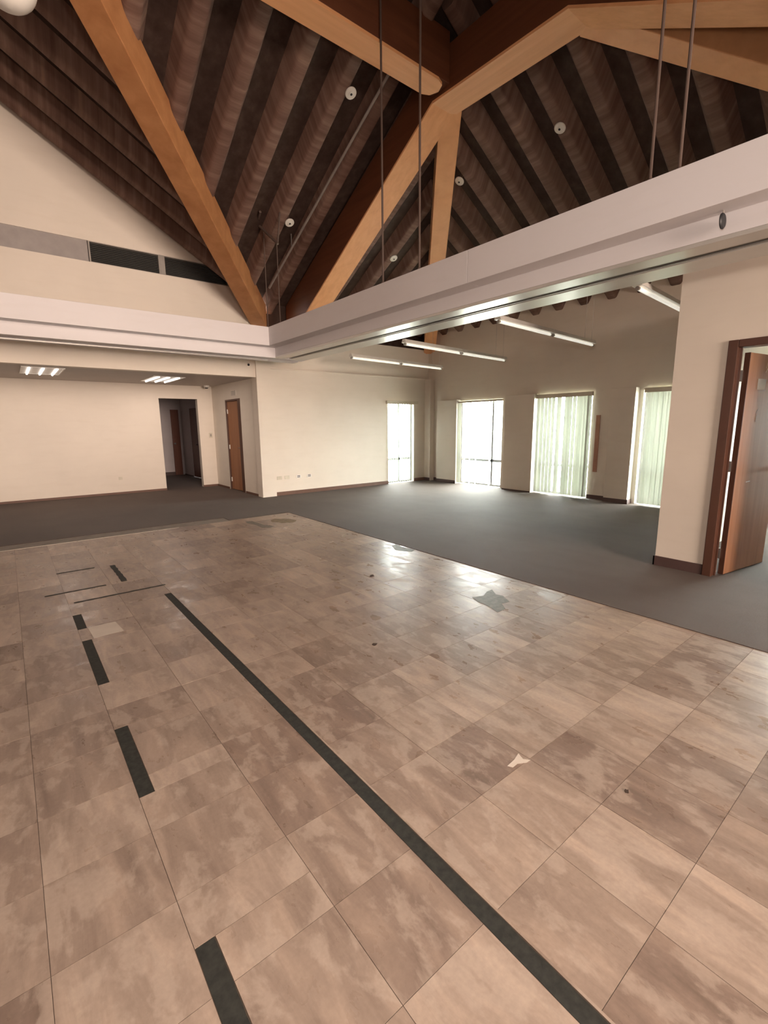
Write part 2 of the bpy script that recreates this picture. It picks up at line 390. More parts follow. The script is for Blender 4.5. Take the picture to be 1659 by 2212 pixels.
for i, (px, py, rx, ry, m_, lab) in enumerate([(0.46, 3.93, 0.11, 0.11, 'dust', None), 
        (1.83, 0.70, 0.012, 0.008, 'debris', 'dark brown crumb on the right-hand tiles'), (2.73, 3.63, 0.035, 0.018, 'debris', 'brown leaf scrap on the tiles towards the carpet'),
        (1.83, 2.42, 0.018, 0.02, 'debris', 'small dark scrap in the middle of the tile floor')]):
    if lab is None:
        tag(MB().prism([(0.325, 3.80), (0.52, 3.81), (0.50, 4.04), (0.315, 4.045)], 'z', 0.0008, 0.0014).build('scraped_patch', 'dust'), 'pale scraped square between two black floor strips', 'floor patch')
    else:
        tag(MB().prism([(px+a, py+b) for a, b in star(rx, ry, 9, 0.35, 0.6)], 'z', 0.0008, 0.004).build('floor_scrap', m_), lab, 'debris', 'scraps on the floor')
tag(MB().prism([(1.57, 1.105), (1.629, 1.110), (1.677, 1.123), (1.662, 1.087), (1.683, 1.062), (1.655, 1.063), (1.617, 1.085), (1.582, 1.084)], 'z', 0.0008, 0.0016).build('plaster_smear', 'dust'), 'pale plaster smear on the right-hand tiles', 'floor patch')

# ------------------------------------------------------------------ roof planes (rib undersides)
X1, Y9, XC = 4.40, 9.40, 9.10
S1, S2, S3 = 0.60, 0.53, 0.58
Z1, Z2 = 3.72, 3.77
YR = -1.20
def P1(x): return Z1+S1*(X1-x)
def P2(y): return Z2+S2*(Y9-y)
def P3(x): return Z2+S3*(XC-x)
def P4(y): return Z2+S2*(y-YR)
ym = (Y9+YR)/2; zr = P2(ym); x3 = XC-(zr-Z2)/S3; x1r = X1-(zr-Z1)/S1
RIBH = 0.20
xv = X1-(Z2-Z1)/S1                                   # where the valley meets wall B
XM = -2.2                                            # main ridge
D = RIBH
def deck_poly(pts, f):
    t = [(x, y, f(x, y)+D) for x, y in pts]; n = len(t)
    return t + [(x, y, z+0.06) for x, y, z in t], [tuple(range(n)), tuple(range(n, 2*n))[::-1]] + [(i, (i+1) % n, n+(i+1) % n, n+i) for i in range(n)]
dk = MB()
for pts, f in (([(xv, Y9), (XC, Y9), (x3, ym), (x1r, ym)], lambda x, y: P2(y)),
               ([(xv, YR), (x1r, ym), (x3, ym), (XC, YR)], lambda x, y: P4(y)),
               ([(XC, Y9), (XC, YR), (x3, ym)], lambda x, y: P3(x)),
               ([(xv, Y9+0.15), (xv, Y9), (x1r, ym), (xv, YR), (xv, -9.6), (XM, -9.6), (XM, Y9+0.15)], lambda x, y: P1(x)),
               ([(XM, -9.6), (2*XM-xv, -9.6), (2*XM-xv, Y9+0.15), (XM, Y9+0.15)], lambda x, y: P1(2*XM-x)),
               ([(xv, Y9), (xv, Y9+0.2), (XC+0.2, Y9+0.2), (XC+0.2, YR), (XC, YR), (XC, Y9)], lambda x, y: Z2),
               ([(xv, YR), (XC+0.2, YR), (XC+0.2, -9.6), (xv, -9.6)], lambda x, y: Z2)):
    dk.poly(*deck_poly(pts, f))
ceil = tag(dk.build('ceiling', 'deck'), 'dark timber roof with ribbed sloping planes over the hall', 'roof', kind='structure')
def rib(kind, c, t0, t1):
    # trapezoid rib with a rounded foot, following the slope
    prof = [(-0.165, D), (-0.098, 0.045), (-0.080, 0.012), (-0.055, 0.0), (0.055, 0.0), (0.080, 0.012), (0.098, 0.045), (0.165, D)]
    n = len(prof); vs = []
    for t in (t0, t1):
        for a, h in prof:
            if kind == 'P2': vs.append((c+a, t, P2(t)+h))
            elif kind == 'P4': vs.append((c+a, t, P4(t)+h))
            elif kind == 'P3': vs.append((t, c+a, P3(t)+h))
            else: vs.append((t, c+a, P1(t)+h))
    fs = [(i, (i+1) % n, n+(i+1) % n, n+i) for i in range(n)] + [tuple(range(n))[::-1], tuple(range(n, 2*n))]
    return MB().poly(vs, fs).build('roof_rib', 'roof_y' if kind in ('P2', 'P4') else 'roof_x', ceil, smooth=True)
xr = 2.72-4*0.598
while xr < XC-0.2:
    lo = Y9
    if xr < xv: lo = Y9-(P1(xr)-Z2)/S2
    hi = ym if xr < x3 else Y9-(P3(xr)-Z2)/S2
    if lo-hi > 0.3: rib('P2', xr, lo, hi); 
    lo4 = YR+(Y9-lo); hi4 = YR+(Y9-hi)
    if lo-hi > 0.3: rib('P4', xr, lo4, hi4)
    xr += 0.598
yr_ = 3.49-8*0.537
while yr_ < Y9-0.2:
    top = XC-(min(P2(yr_), P4(yr_))-Z2)/S3
    if yr_ > YR+0.2 and XC-top > 0.3: rib('P3', yr_, XC, max(top, x3))
    yr_ += 0.537
yp = 9.17
while yp > -3:
    lim = P2(yp) if yp > ym else P4(yp)
    lo = min(xv, X1-(max(lim, Z1)-Z1)/S1)
    if yp < YR: lo = xv
    rib('P1', yp, lo, XM); yp -= 0.595

# ------------------------------------------------------------------ walls
WB = MB()                                             # wall with the alcove opening, beam wall
top = lambda x: max(Z2+D, P1(x)+D)
WB.box(4.16, 7.65, 9.40, 9.60, 0, 2.70); WB.box(8.54, 9.10, 9.40, 9.60, 0, 2.70); WB.box(7.65, 8.54, 9.40, 9.60, 2.09, 2.70); WB.box(7.65, 8.54, 9.40, 9.60, -0.1, 0.012)
WB.box(4.16, 4.48, 9.365, 9.40, 0, 3.40)
WB.prism([(4.16, 2.70), (9.10, 2.70), (9.10, 3.45), (4.16, 3.45)], 'y', 9.43, 9.60)
SL0, SL1 = 4.17, 4.49                                 # the vent slot in the upper wall
WB.prism([(-8.8, 2.5), (4.16, 2.5), (4.16, SL0), (-8.8, SL0)], 'y', 9.40, 9.60)
WB.prism([(3.73, SL0), (4.16, SL0), (4.16, P1(4.16)+D), (3.73, P1(3.73)+D)], 'y', 9.40, 9.60)
xq = lambda x: P1(x)+D
WB.prism([(-7.5, SL1), (3.73, SL1), (3.73, xq(3.73)), (XM, xq(XM)), (-7.5, xq(2*XM+7.5))], 'y', 9.40, 9.60)
WB.box(-8.8, 3.73, 9.56, 9.60, SL0, SL1)
wb = tag(WB.build('wall_far', 'wall'), 'cream wall above the alcove and behind the corner column', 'wall', kind='structure')
MB().box(4.40, 9.10, 9.40, 9.60, 3.45, Z2+D).build('eave_dark_board', 'deck', wb)  # added board, coloured dark to stand for the dark space under the eaves
MB().box(4.48, 9.10, 9.385, 9.43, 2.685, 2.715).build('ledge', 'wall', wb, bevel=0.004)

WA = MB()
WA.box(-8.8, 2.925, 12.15, 12.30, 0, 2.55); WA.box(3.81, 4.20, 12.15, 12.30, 0, 2.55); WA.box(2.925, 3.81, 12.15, 12.30, 2.185, 2.55)
tag(WA.build('wall_alcove_back', 'wall'), 'cream back wall of the alcove with the dark corridor opening', 'wall', kind='structure')
WS = MB()
WS.box(4.18, 4.36, 9.60, 10.36, 0, 2.55); WS.box(4.18, 4.36, 11.26, 12.15, 0, 2.55); WS.box(4.18, 4.36, 10.36, 11.26, 2.13, 2.55)
tag(WS.build('wall_alcove_side', 'wall'), 'cream side wall of the alcove holding the brown door', 'wall', kind='structure')
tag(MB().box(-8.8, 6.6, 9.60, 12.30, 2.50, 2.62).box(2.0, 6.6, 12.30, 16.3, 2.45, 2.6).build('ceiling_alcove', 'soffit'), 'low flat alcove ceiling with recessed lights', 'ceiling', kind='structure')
SR = MB()                                             # closed store behind the alcove door and the corridor
SR.box(6.45, 6.6, 9.60, 12.15, 0, 2.5); SR.box(4.36, 6.6, 12.0, 12.15, 0, 2.5)
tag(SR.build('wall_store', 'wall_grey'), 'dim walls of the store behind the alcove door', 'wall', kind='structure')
CR = MB()
CR.box(2.0, 5.0, 15.85, 16.0, 0, 2.45); CR.box(4.42, 4.57, 12.30, 14.28, 0, 2.45); CR.box(4.42, 4.57, 14.95, 15.85, 0, 2.45); CR.box(4.42, 4.57, 14.28, 14.95, 2.06, 2.45)
CR.box(2.0, 2.15, 12.30, 15.85, 0, 2.45)
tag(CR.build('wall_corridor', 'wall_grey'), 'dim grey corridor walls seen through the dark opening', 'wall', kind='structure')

WINS = [(6.95, 8.31), (4.80, 6.04), (2.62, 3.85), (0.30, 1.30)]
WC = MB(); yy = 9.60
for a, b in WINS:
    WC.box(9.10, 9.35, b, yy, 0, Z2+D); WC.box(9.10, 9.35, a, b, 2.09, Z2+D); WC.box(9.10, 9.35, a, b, -0.1, 0.012); yy = a
WC.box(9.10, 9.35, -9.6, yy, 0, Z2+D)
wc = tag(WC.build('wall_windows', 'wall'), 'dim cream window wall under the roof eaves', 'wall', kind='structure')
for y0, y1, z1 in ((8.26, 8.95, 2.12), (6.02, 6.78, 2.14), (3.925, 4.376, 2.14)):
    MB().box(8.95, 9.10, y0, y1, 0, z1).build('pier', 'wall', wc, bevel=0.006)
MB().box(8.93, 9.10, 9.19, 9.40, 0, 2.69).build('corner_column', 'wall', wc, bevel=0.006)
tag(MB().box(9.085, 9.10, 4.615, 4.695, 0.55, 1.66).build('wall_board', 'board'), 'narrow red brown board on the wall between window and pier', 'board')

WD = MB()
WD.box(5.28, 5.40, 1.47, 1.97, 0, 3.3); WD.box(5.28, 5.40, -9.6, 0.52, 0, 3.3); WD.box(5.28, 5.40, 0.52, 1.47, 2.20, 3.3); WD.box(5.40, 9.10, 1.85, 1.97, 0, 3.3)
tag(WD.build('wall_office', 'wall'), 'grey cream office wall end with the open brown door', 'wall', kind='structure')
tag(MB().box(5.40, 9.10, -9.6, 1.85, 2.50, 2.6).build('ceiling_office', 'wall'), 'bright cream office ceiling behind the open door', 'ceiling', kind='structure')
RW = MB(); RW.box(-9.0, -8.8, -9.6, 12.3, 0, 9); 
tag(RW.build('wall_left', 'wall'), 'cream wall on the left behind the viewer', 'wall', kind='structure')
tag(MB().box(-9.0, 9.35, -9.8, -9.6, 0, 9).build('wall_back', 'wall'), 'cream wall behind the viewer', 'wall', kind='structure')

# skirtings
def skirting(name, label, boxes, m):
    b = MB()
    for q in boxes: b.box(*q)
    return tag(b.build(name, m), label, 'skirting', kind='structure')
skirting('baseboard_far', 'thin brown skirting along the cream wall with outlets', [(4.48, 7.64, 9.385, 9.40, 0, 0.085), (8.55, 8.93, 9.385, 9.40, 0, 0.085)], 'base_red')
skirting('baseboard_alcove', 'thin brown skirting of the alcove', [(-8.8, 2.925, 12.135, 12.15, 0, 0.05), (3.81, 4.18, 12.135, 12.15, 0, 0.05), (4.165, 4.18, 9.62, 10.30, 0, 0.05), (4.165, 4.18, 11.32, 12.135, 0, 0.05)], 'base_red')
skirting('baseboard_windows', 'dark skirting pieces below the window wall piers', [(8.915, 8.93, 9.19, 9.385, 0, 0.085), (8.935, 8.95, 8.26, 8.95, 0, 0.085), (9.085, 9.10, 8.95, 9.19, 0, 0.085), (8.935, 8.95, 6.02, 6.78, 0, 0.03),
    (8.935, 8.95, 3.925, 4.376, 0, 0.085), (8.935, 9.10, 3.91, 3.925, 0, 0.085), (9.085, 9.10, 4.376, 4.79, 0, 0.085)], 'base')
skirting('baseboard_office', 'dark brown skirting at the foot of the office wall', [(5.265, 5.28, 1.53, 1.985, 0, 0.105), (5.265, 9.10, 1.97, 1.985, 0, 0.105), (9.085, 9.10, -9.6, 1.85, 0, 0.085)], 'base')
skirting('baseboard_corridor', 'dark skirting at the end of the corridor', [(2.15, 4.15, 15.83, 15.85, 0, 0.11), (4.40, 4.42, 15.0, 15.83, 0, 0.03)], 'base')

# ------------------------------------------------------------------ boxed beams
ZT, ZS, ZB = 3.185, 2.880, 2.712                      # suspended box beam around the tiled area
AX0, AX1, AX2 = 3.757, 3.957, 4.570                   # its faces on the window side
AY0, AY1, AY2 = 7.845, 8.045, 8.560                   # its faces on the alcove side
bl = thing('bulkhead_beam', 'white boxed bulkhead beam hanging in front of the alcove wall', 'beam', (-0.5, AY1, ZB), 'white boxed beams around the hall')
for a, b in ((-8.8, -0.9), (-0.896, AX0)):
    MB().box(a, b, AY0, AY1, ZS, ZT).build('fascia_panel', 'beam', bl, bevel=0.003)
MB().prism([(AY1, ZT), (AY2, ZT), (AY2, ZB), (8.34, ZB), (8.34, ZB+0.05), (8.22, ZB+0.05), (8.22, ZB), (AY1, ZB)], 'x', -8.8, AX2).build('lower_box', 'beam', bl)
MB().box(-8.8, AX1, 8.36, 8.40, ZB-0.012, ZB).build('track_rail', 'gloss', bl)
br = thing('bulkhead_beam', 'long white boxed beam crossing the hall towards the window side', 'beam', (4.2, 2.4, ZB), 'white boxed beams around the hall')
for a, b in ((-9.6, 3.355), (3.359, AY1)):
    MB().box(AX0, AX1, a, b, ZS, ZT).build('fascia_panel', 'beam', br, bevel=0.003)
MB().prism([(AX1, ZT), (AX2, ZT), (AX2, ZB+0.03), (AX1, ZB+0.03)], 'y', -9.6, AY1).build('lower_box', 'beam', br)
for a, b in ((AX1, 4.145), (4.265, AX2)):
    MB().box(a, b, -9.6, AY1, ZB, ZB+0.03).build('soffit_rail', 'gloss', br, bevel=0.004)
MB().box(4.145, 4.265, -9.6, AY1, ZB+0.024, ZB+0.0301).build('track_channel', 'grille', br)
for xx in (4.165, 4.235): MB().box(xx, xx+0.012, -9.6, AY1, ZB+0.006, ZB+0.024).build('track_rail', 'steel', br)

# ------------------------------------------------------------------ timbers
def beam_thing(name, mb, m, label, bv=0.008):
    return tag(mb.build(name, m, bevel=bv), label, 'beam', 'big roof timbers')
vz = lambda x: P1(x)-0.30
vdx = xv-x1r; vdy = Y9-ym
vb = MB(); f = 0.004
vb.bar((xv-vdx*f, Y9-vdy*f, vz(xv)), (x1r, ym, vz(x1r)), 0.30, 0.44, 0.44)
beam_thing('valley_rafter', vb, 'timber_d', 'orange timber valley rafter rising from the beam corner to top left')
GX0, GX1 = 4.90, 5.30
J1y, J1z, J2y, J2z = 5.04, 5.67, 3.12, 5.60
gz = lambda y: J1z-(y-J1y)*0.563
gbot = [(Y9-0.03, gz(Y9-0.03)), (J1y, J1z), (J2y, J2z), (-1.0, J2z-(J2y+1.0)*0.55)]
gtop = [(-1.0, P4(-1.0)+D-0.01), (J2y, P3(GX1)+D-0.01), (J1y, P3(GX1)+D-0.01), (Y9-0.03, P2(Y9-0.03)+D-0.01)]
gi = thing('girder', 'large bent dark girder with pale underside rising from the corner', 'beam', (5.1, Y9-0.03, gz(Y9-0.03)), 'big roof timbers')
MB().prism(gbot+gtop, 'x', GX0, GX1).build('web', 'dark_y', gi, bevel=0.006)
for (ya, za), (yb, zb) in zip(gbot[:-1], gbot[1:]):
    MB().prism([(ya, za-0.03), (yb, zb-0.03), (yb, zb), (ya, za)], 'x', GX0-0.004, GX1+0.004).build('pale_underside', 'pale_y', gi)
HX, HY = (GX0+GX1)/2+0.16, None
hz = lambda t: 3.36+(J1z-0.02-3.36)*t
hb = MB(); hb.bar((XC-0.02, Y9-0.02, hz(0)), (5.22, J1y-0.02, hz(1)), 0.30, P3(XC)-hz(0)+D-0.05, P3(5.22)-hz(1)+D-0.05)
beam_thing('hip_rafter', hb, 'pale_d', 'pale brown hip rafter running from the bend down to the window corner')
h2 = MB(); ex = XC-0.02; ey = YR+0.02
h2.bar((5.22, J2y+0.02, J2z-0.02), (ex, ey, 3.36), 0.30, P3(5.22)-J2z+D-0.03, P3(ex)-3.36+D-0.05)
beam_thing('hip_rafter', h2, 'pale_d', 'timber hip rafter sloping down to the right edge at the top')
pu = thing('purlin', 'level dark purlin with pale underside butting into the girder', 'beam', (2.4, 4.85, 5.69), 'big roof timbers')
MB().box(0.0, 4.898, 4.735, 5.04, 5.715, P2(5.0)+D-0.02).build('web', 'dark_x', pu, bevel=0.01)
MB().prism([(0.0, 4.731), (4.70, 4.731), (4.80, 4.77), (4.85, 4.885), (4.80, 5.0), (4.70, 5.044), (0.0, 5.044)], 'z', 5.68, 5.715).build('pale_underside', 'pale_x', pu)

# ------------------------------------------------------------------ hangers, conduit, lamp holders
def roof_z(x, y): return max(P1(x), min(P2(y), P3(x), P4(y)))+D
def rod(x, y, ztop, r, label, foot=ZT, dx=0, dy=0):
    o = thing('hanger_rod', label, 'rod', (x, y, foot), 'rods hanging the white beam')
    MB().tube((x, y, foot), (x+dx, y+dy, ztop), r, 8).build('rod', 'rod', o, True)
    MB().lathe([(r*1.8, 0), (r*1.8, 0.008), (r*1.3, 0.015)], (x, y, foot), (0, 0, 1), 10).build('foot_plate', 'rod', o)
rod(3.776, 4.71, roof_z(3.776, 4.71), 0.012, 'steel hanger rod on the beam, left of the middle pair')
rod(3.776, 4.07, roof_z(3.776, 4.07), 0.012, 'steel hanger rod on the beam, right of the middle pair')
rod(3.79, 1.69, roof_z(3.79, 1.69), 0.011, 'left hanger rod of the nearest pair at upper right')
rod(3.79, 1.503, roof_z(3.79, 1.503), 0.011, 'right hanger rod of the nearest pair at upper right')
rod(3.78, 7.90, 4.72, 0.009, 'thin hanger rod at the beam corner beside the valley rafter')
rod(3.80, 7.48, 4.45, 0.009, 'thin hanger rod at the corner, nearer the girder')
zz = P2(7.55)
br2 = MB().tube((3.70, 7.95, 4.82), (3.81, 7.46, 4.40), 0.02, 8).tube((3.70, 7.95, 4.82), (3.60, 7.6, P2(7.6)+0.14), 0.02, 8).tube((3.81, 7.46, 4.42), (3.84, 7.40, P2(7.40)+0.02), 0.014, 8)
tag(br2.build('brace_bar', 'rod', smooth=True), 'bent steel brace joining the two thin corner rods to the roof', 'brace')
cd = thing('conduit', 'grey conduit pipe running up the roof slope beside the girder', 'pipe', (4.26, 8.4, P2(8.4)))
MB().tube((4.25, 8.75, P2(8.75)-0.03), (4.40, 4.78, P2(4.78)-0.03), 0.019, 8).build('pipe', 'pipe', cd, True)
for t in (0.22,):
    q = Vector((4.25, 8.75, 0)).lerp(Vector((4.40, 4.78, 0)), t); MB().box(q.x-0.005, q.x+0.005, q.y-0.006, q.y+0.006, P2(q.y)-0.03, P2(q.y)+D).build('clip', 'pipe', cd)
def holder(x, y, plane, label, r=0.075):
    z, n = (P2(y), Vector((0, -S2, -1))) if plane == 2 else (P3(x), Vector((-S3, 0, -1)))
    n.normalize()
    o = thing('lamp_holder', label, 'lamp holder', (x, y, z), 'round white lamp holders on the roof')
    c = Vector((x, y, z))
    MB().lathe([(r*0.3, -0.2), (r*0.3, 0.0)], c, n, 12).build('stem', 'rod', o, True)
    MB().lathe([(r*0.9, 0), (r, 0.006), (r, 0.016), (r*0.9, 0.024), (r*0.4, 0.026), (r*0.38, 0.034)], c, n, 24).build('disc', 'white', o, True)
    MB().lathe([(r*0.2, 0.03), (r*0.2, 0.037)], c, n, 12).build('socket', 'black', o, True)
holder(4.033, 5.668, 2, 'white lamp holder high on the left slope below the purlin')
holder(4.05, 7.486, 2, 'white lamp holder low on the left slope near the brace')
holder(6.357, 7.596, 2, 'white lamp holder just above the beam left of the hip rafter')
holder(6.277, 5.811, 3, 'white lamp holder just right of the hip rafter')
holder(6.294, 4.033, 3, 'white lamp holder high on the right slope')
gl = thing('globe_lamp', 'large white globe lamp cut off at the top left corner', 'lamp', (0.34, 4.15, 4.20))
gc = Vector((0.345, 4.17, 4.27)); R_ = 0.165
MB().lathe([(R_*math.sin(math.pi*i/16), -R_*math.cos(math.pi*i/16)) for i in range(17)], gc, (0, 0, 1), 32).build('globe', 'white', gl, True)
MB().tube(gc+Vector((0, 0, R_*0.95)), (gc.x, gc.y, roof_z(gc.x, gc.y)), 0.012, 8).build('stem', 'rod', gl, True)
MB().lathe([(0.07, 0), (0.07, 0.05), (0.03, 0.09)], gc+Vector((0, 0, R_*0.97)), (0, 0, 1), 16).build('cap', 'steel', gl, True)

# ------------------------------------------------------------------ vent slot in the upper wall
bp = tag(MB().box(-8.8, 1.41, 9.415, 9.45, SL0, SL1).build('blank_panel', 'blank'), 'grey blank panel closing the left part of the wall vent slot', 'panel')
def grille(x0, x1, label):
    o = thing('air_grille', label, 'grille', ((x0+x1)/2, 9.45, SL0), 'dark grilles in the upper wall')
    b = MB(); t = 0.022
    b.box(x0, x0+t, 9.405, 9.46, SL0, SL1); b.box(x1-t, x1, 9.405, 9.46, SL0, SL1); b.box(x0+t, x1-t, 9.405, 9.46, SL0, SL0+t*0.5); b.box(x0+t, x1-t, 9.405, 9.46, SL1-t*0.5, SL1)
    b.build('frame', 'grille_frame', o)
    MB().box(x0+t, x1-t, 9.50, 9.51, SL0, SL1).build('mesh_backing', 'grille', o)
    k = 11; proto = None
    for i in range(k):
        zc = SL0+0.02+(SL1-SL0-0.04)*i/(k-1)
        if proto is None:
            proto = MB().poly([(x0+t, 9.42, -0.014), (x1-t, 9.42, -0.014), (x1-t, 9.47, 0.014), (x0+t, 9.47, 0.014), (x0+t, 9.42, -0.011), (x1-t, 9.42, -0.011), (x1-t, 9.47, 0.017), (x0+t, 9.47, 0.017)],
                              [(0,3,2,1),(4,5,6,7),(0,1,5,4),(1,2,6,5),(2,3,7,6),(3,0,4,7)]).build('louver', 'grille', o); s_ = proto
        else:
            s_ = bpy.data.objects.new('louver', proto.data); C.objects.link(s_); s_.parent = o; s_.matrix_parent_inverse = proto.matrix_parent_inverse
        s_.location = (0, 0, zc)
grille(1.42, 2.50, 'dark louvred air grille next to the grey blank panel')
grille(2.56, 3.725, 'dark louvred air grille nearest the sloping roof edge')
tag(MB().box(2.50, 2.56, 9.40, 9.46, SL0, SL1).build('slot_mullion', 'grille_frame'), 'pale grey divider between the two dark grilles', 'divider')

# ------------------------------------------------------------------ windows and blinds
OUT = MB().box(9.36, 40, -20, 40, -0.25, -0.05).box(5, 9.36, 16.4, 40, -0.25, -0.05).box(6.7, 9.36, 9.61, 16.4, -0.25, -0.05)
tag(OUT.build('outdoor_ground', 'ground'), 'pale paving outside the windows', 'ground', kind='structure')
def window(i, label, axis, plane, a, b, z0, z1, mull):
    # axis 'x': wall faces -X, window spans y in a..b; axis 'y': wall faces -Y, spans x in a..b
    o = setting('window_%d' % i, label, 'window', (plane, (a+b)/2, z0) if axis == 'x' else ((a+b)/2, plane, z0))
    d0, d1 = plane+0.10, plane+0.15
    def bx(u0, u1, w0, w1, e0=d0, e1=d1):
        return MB().box(e0, e1, u0, u1, w0, w1) if axis == 'x' else MB().box(u0, u1, e0, e1, w0, w1)
    t = 0.04
    for nm, q in (('jamb', (a, a+t, z0, z1)), ('jamb', (b-t, b, z0, z1)), ('sill', (a+t, b-t, z0, z0+t)), ('head', (a+t, b-t, z1-t, z1))): bx(*q).build(nm, 'alu', o)
    bx(a+t, b-t, 0.60, 0.66).build('rail', 'alu', o)
    for mm in mull: bx(mm-0.025, mm+0.025, z0+t, z1-t).build('mullion', 'alu', o)
    for w0, w1 in ((z0+t, 0.60), (0.66, z1-t)):
        e = [a+t]+[q for mm in mull for q in (mm-0.025, mm+0.025)]+[b-t]
        for k in range(0, len(e), 2): bx(e[k], e[k+1], w0, w1, plane+0.122, plane+0.126).build('pane', 'glass', o)
window(1, 'tall narrow bright window at the end of the cream wall', 'y', 9.40, 7.65, 8.54, 0.012, 2.09, [8.10])
window(2, 'tall bright window nearest the corner in the window wall', 'x', 9.10, 6.95, 8.31, 0.012, 2.09, [7.30])
window(3, 'tall window in the middle of the window wall', 'x', 9.10, 4.80, 6.04, 0.012, 2.09, [5.42])
window(4, 'tall window partly hidden by the office wall', 'x', 9.10, 2.62, 3.85, 0.012, 2.09, [3.2])
window(5, 'office window behind the open door', 'x', 9.10, 0.30, 1.30, 0.012, 2.09, [])
def blind(label, axis, plane, a, b, slats, rail_z=(2.035, 2.115), rw=0.089):
    # slats: list of (centre, angle); angle 0 = flat across the window
    o = thing('vertical_blind', label, 'blind', (plane, (a+b)/2, rail_z[0]) if axis == 'x' else ((a+b)/2, plane, rail_z[0]), 'vertical blinds on the windows')
    hr = MB().box(plane-0.03, plane+0.03, a, b, *rail_z) if axis == 'x' else MB().box(a, b, plane-0.03, plane+0.03, *rail_z)
    hr.build('headrail', 'cream_plastic', o, bevel=0.004)
    me = None
    for c, ang in slats:
        if me is None:
            n = 5; vs = []; fs = []
            for k in range(n):                         # gently curved fabric vane
                u = -rw/2+rw*k/(n-1); wv = 0.006*(1-(2*k/(n-1)-1)**2)
                for z in (0.03, rail_z[0]):
                    vs += [(u, wv, z), (u, wv+0.0012, z)]
            for k in range(n-1):
                p = 4*k
                fs += [(p, p+4, p+6, p+2), (p+1, p+3, p+7, p+5), (p, p+1, p+5, p+4), (p+2, p+6, p+7, p+3)]
            fs += [(0, 2, 3, 1), (4*n-4, 4*n-3, 4*n-1, 4*n-2)]
            s_ = MB().poly(vs, fs).build('vane', 'slat', o, True); me = s_.data
        else:
            s_ = bpy.data.objects.new('vane', me); C.objects.link(s_); s_.parent = o; s_.matrix_parent_inverse = o.matrix_basis.inverted()
        if axis == 'x': s_.location = (plane, c, 0); s_.rotation_euler = (0, 0, math.pi/2+ang)
        else: s_.location = (c, plane, 0); s_.rotation_euler = (0, 0, ang)
R = math.radians
blind('vertical blind on the narrow window of the cream wall', 'y', 9.34, 7.56, 8.62, [(7.70+0.079*i, R(38)) for i in range(11)])
blind('open vertical blind with few vanes on the corner-side window', 'x', 9.03, 6.90, 8.25, [(8.22, R(15)), (8.04, R(-70)), (7.86, R(-70)), (7.67, R(-70)), (7.24, R(-78))], (2.035, 2.075))
blind('half closed vertical blind on the middle window', 'x', 9.03, 4.76, 6.01, [(5.99-0.05, R(40))]+[(5.86-0.085*i, R(-6)) for i in range(4)]+[(5.47, R(25)), (5.30, R(12)), (5.22, R(-8)), (5.135, R(-10)), (5.05, R(-8)), (4.965, R(5)), (4.88, R(18)), (4.82, R(55))])
blind('vertical blind on the window beside the office wall', 'x', 9.03, 2.66, 3.80, [(3.70, R(14)), (3.615, R(-4))]+[(3.53-0.083*i, R(-8 if i % 2 else 4)) for i in range(10)])

# a shrub outside the middle window
sh = thing('shrub', 'green shrub outside the middle window', 'shrub', (10.3, 4.6, -0.05))
lf = MB()
for i in range(900):
    t = random.uniform(0, 2*math.pi); r = 0.75*math.sqrt(random.random()); h = random.uniform(0.02, 0.95)*(1.05-0.5*(r/0.75)**2)
    c = Vector((10.3+r*0.6*math.cos(t), 4.6+r*1.1*math.sin(t), h)); a = Vector((random.gauss(0, 1), random.gauss(0, 1), random.gauss(0, 1))).normalized()
    b = a.orthogonal().normalized()*0.025; a *= 0.06
    lf.poly([c-a, c-b, c+a, c+b], [(0, 1, 2, 3)])
tag(lf.build('foliage', 'leaf', sh), kind='stuff')
for i in range(6):
    t = i*1.05; MB().tube((10.3, 4.6, -0.05), (10.3+0.25*math.cos(t), 4.6+0.45*math.sin(t), 0.75), 0.012, 6, 0.006).build('stem', 'rod', sh)

# ------------------------------------------------------------------ alcove lights
MAT['troffer_tube'] = emit_mat('lit_troffer_strip', (1.0, 0.93, 0.88), 3.5)
def troffer(x, y, label):
    o = thing('ceiling_light', label, 'ceiling light', (x, y, 2.5), 'recessed lights in the alcove ceiling')
    W, Lh = 0.30, 0.60
    b = MB()
    b.box(x-W, x-W+0.02, y-Lh, y+Lh, 2.49, 2.503); b.box(x+W-0.02, x+W, y-Lh, y+Lh, 2.49, 2.503); b.box(x-W+0.02, x+W-0.02, y-Lh, y-Lh+0.02, 2.49, 2.503); b.box(x-W+0.02, x+W-0.02, y+Lh-0.02, y+Lh, 2.49, 2.503)
    b.build('frame', 'white', o)
    MB().box(x-W+0.02, x+W-0.02, y-Lh+0.02, y+Lh-0.02, 2.496, 2.502).build('reflector', 'white', o)
    for k in (-1, 0, 1):
        MB().tube((x+k*0.19, y-Lh+0.04, 2.483), (x+k*0.19, y+Lh-0.04, 2.483), 0.016, 8).build('tube', 'troffer_tube', o, True)
    l = area('troffer_light', (x, y, 2.46), (x, y, 0), 0.5, 1.1, 14, (1.0, 0.83, 0.73)); l.parent = o; l.matrix_parent_inverse = o.matrix_basis.inverted()
troffer(0.63, 10.35, 'recessed lit ceiling light at the left of the alcove')
troffer(2.70, 10.78, 'recessed lit ceiling light nearer the corridor opening')

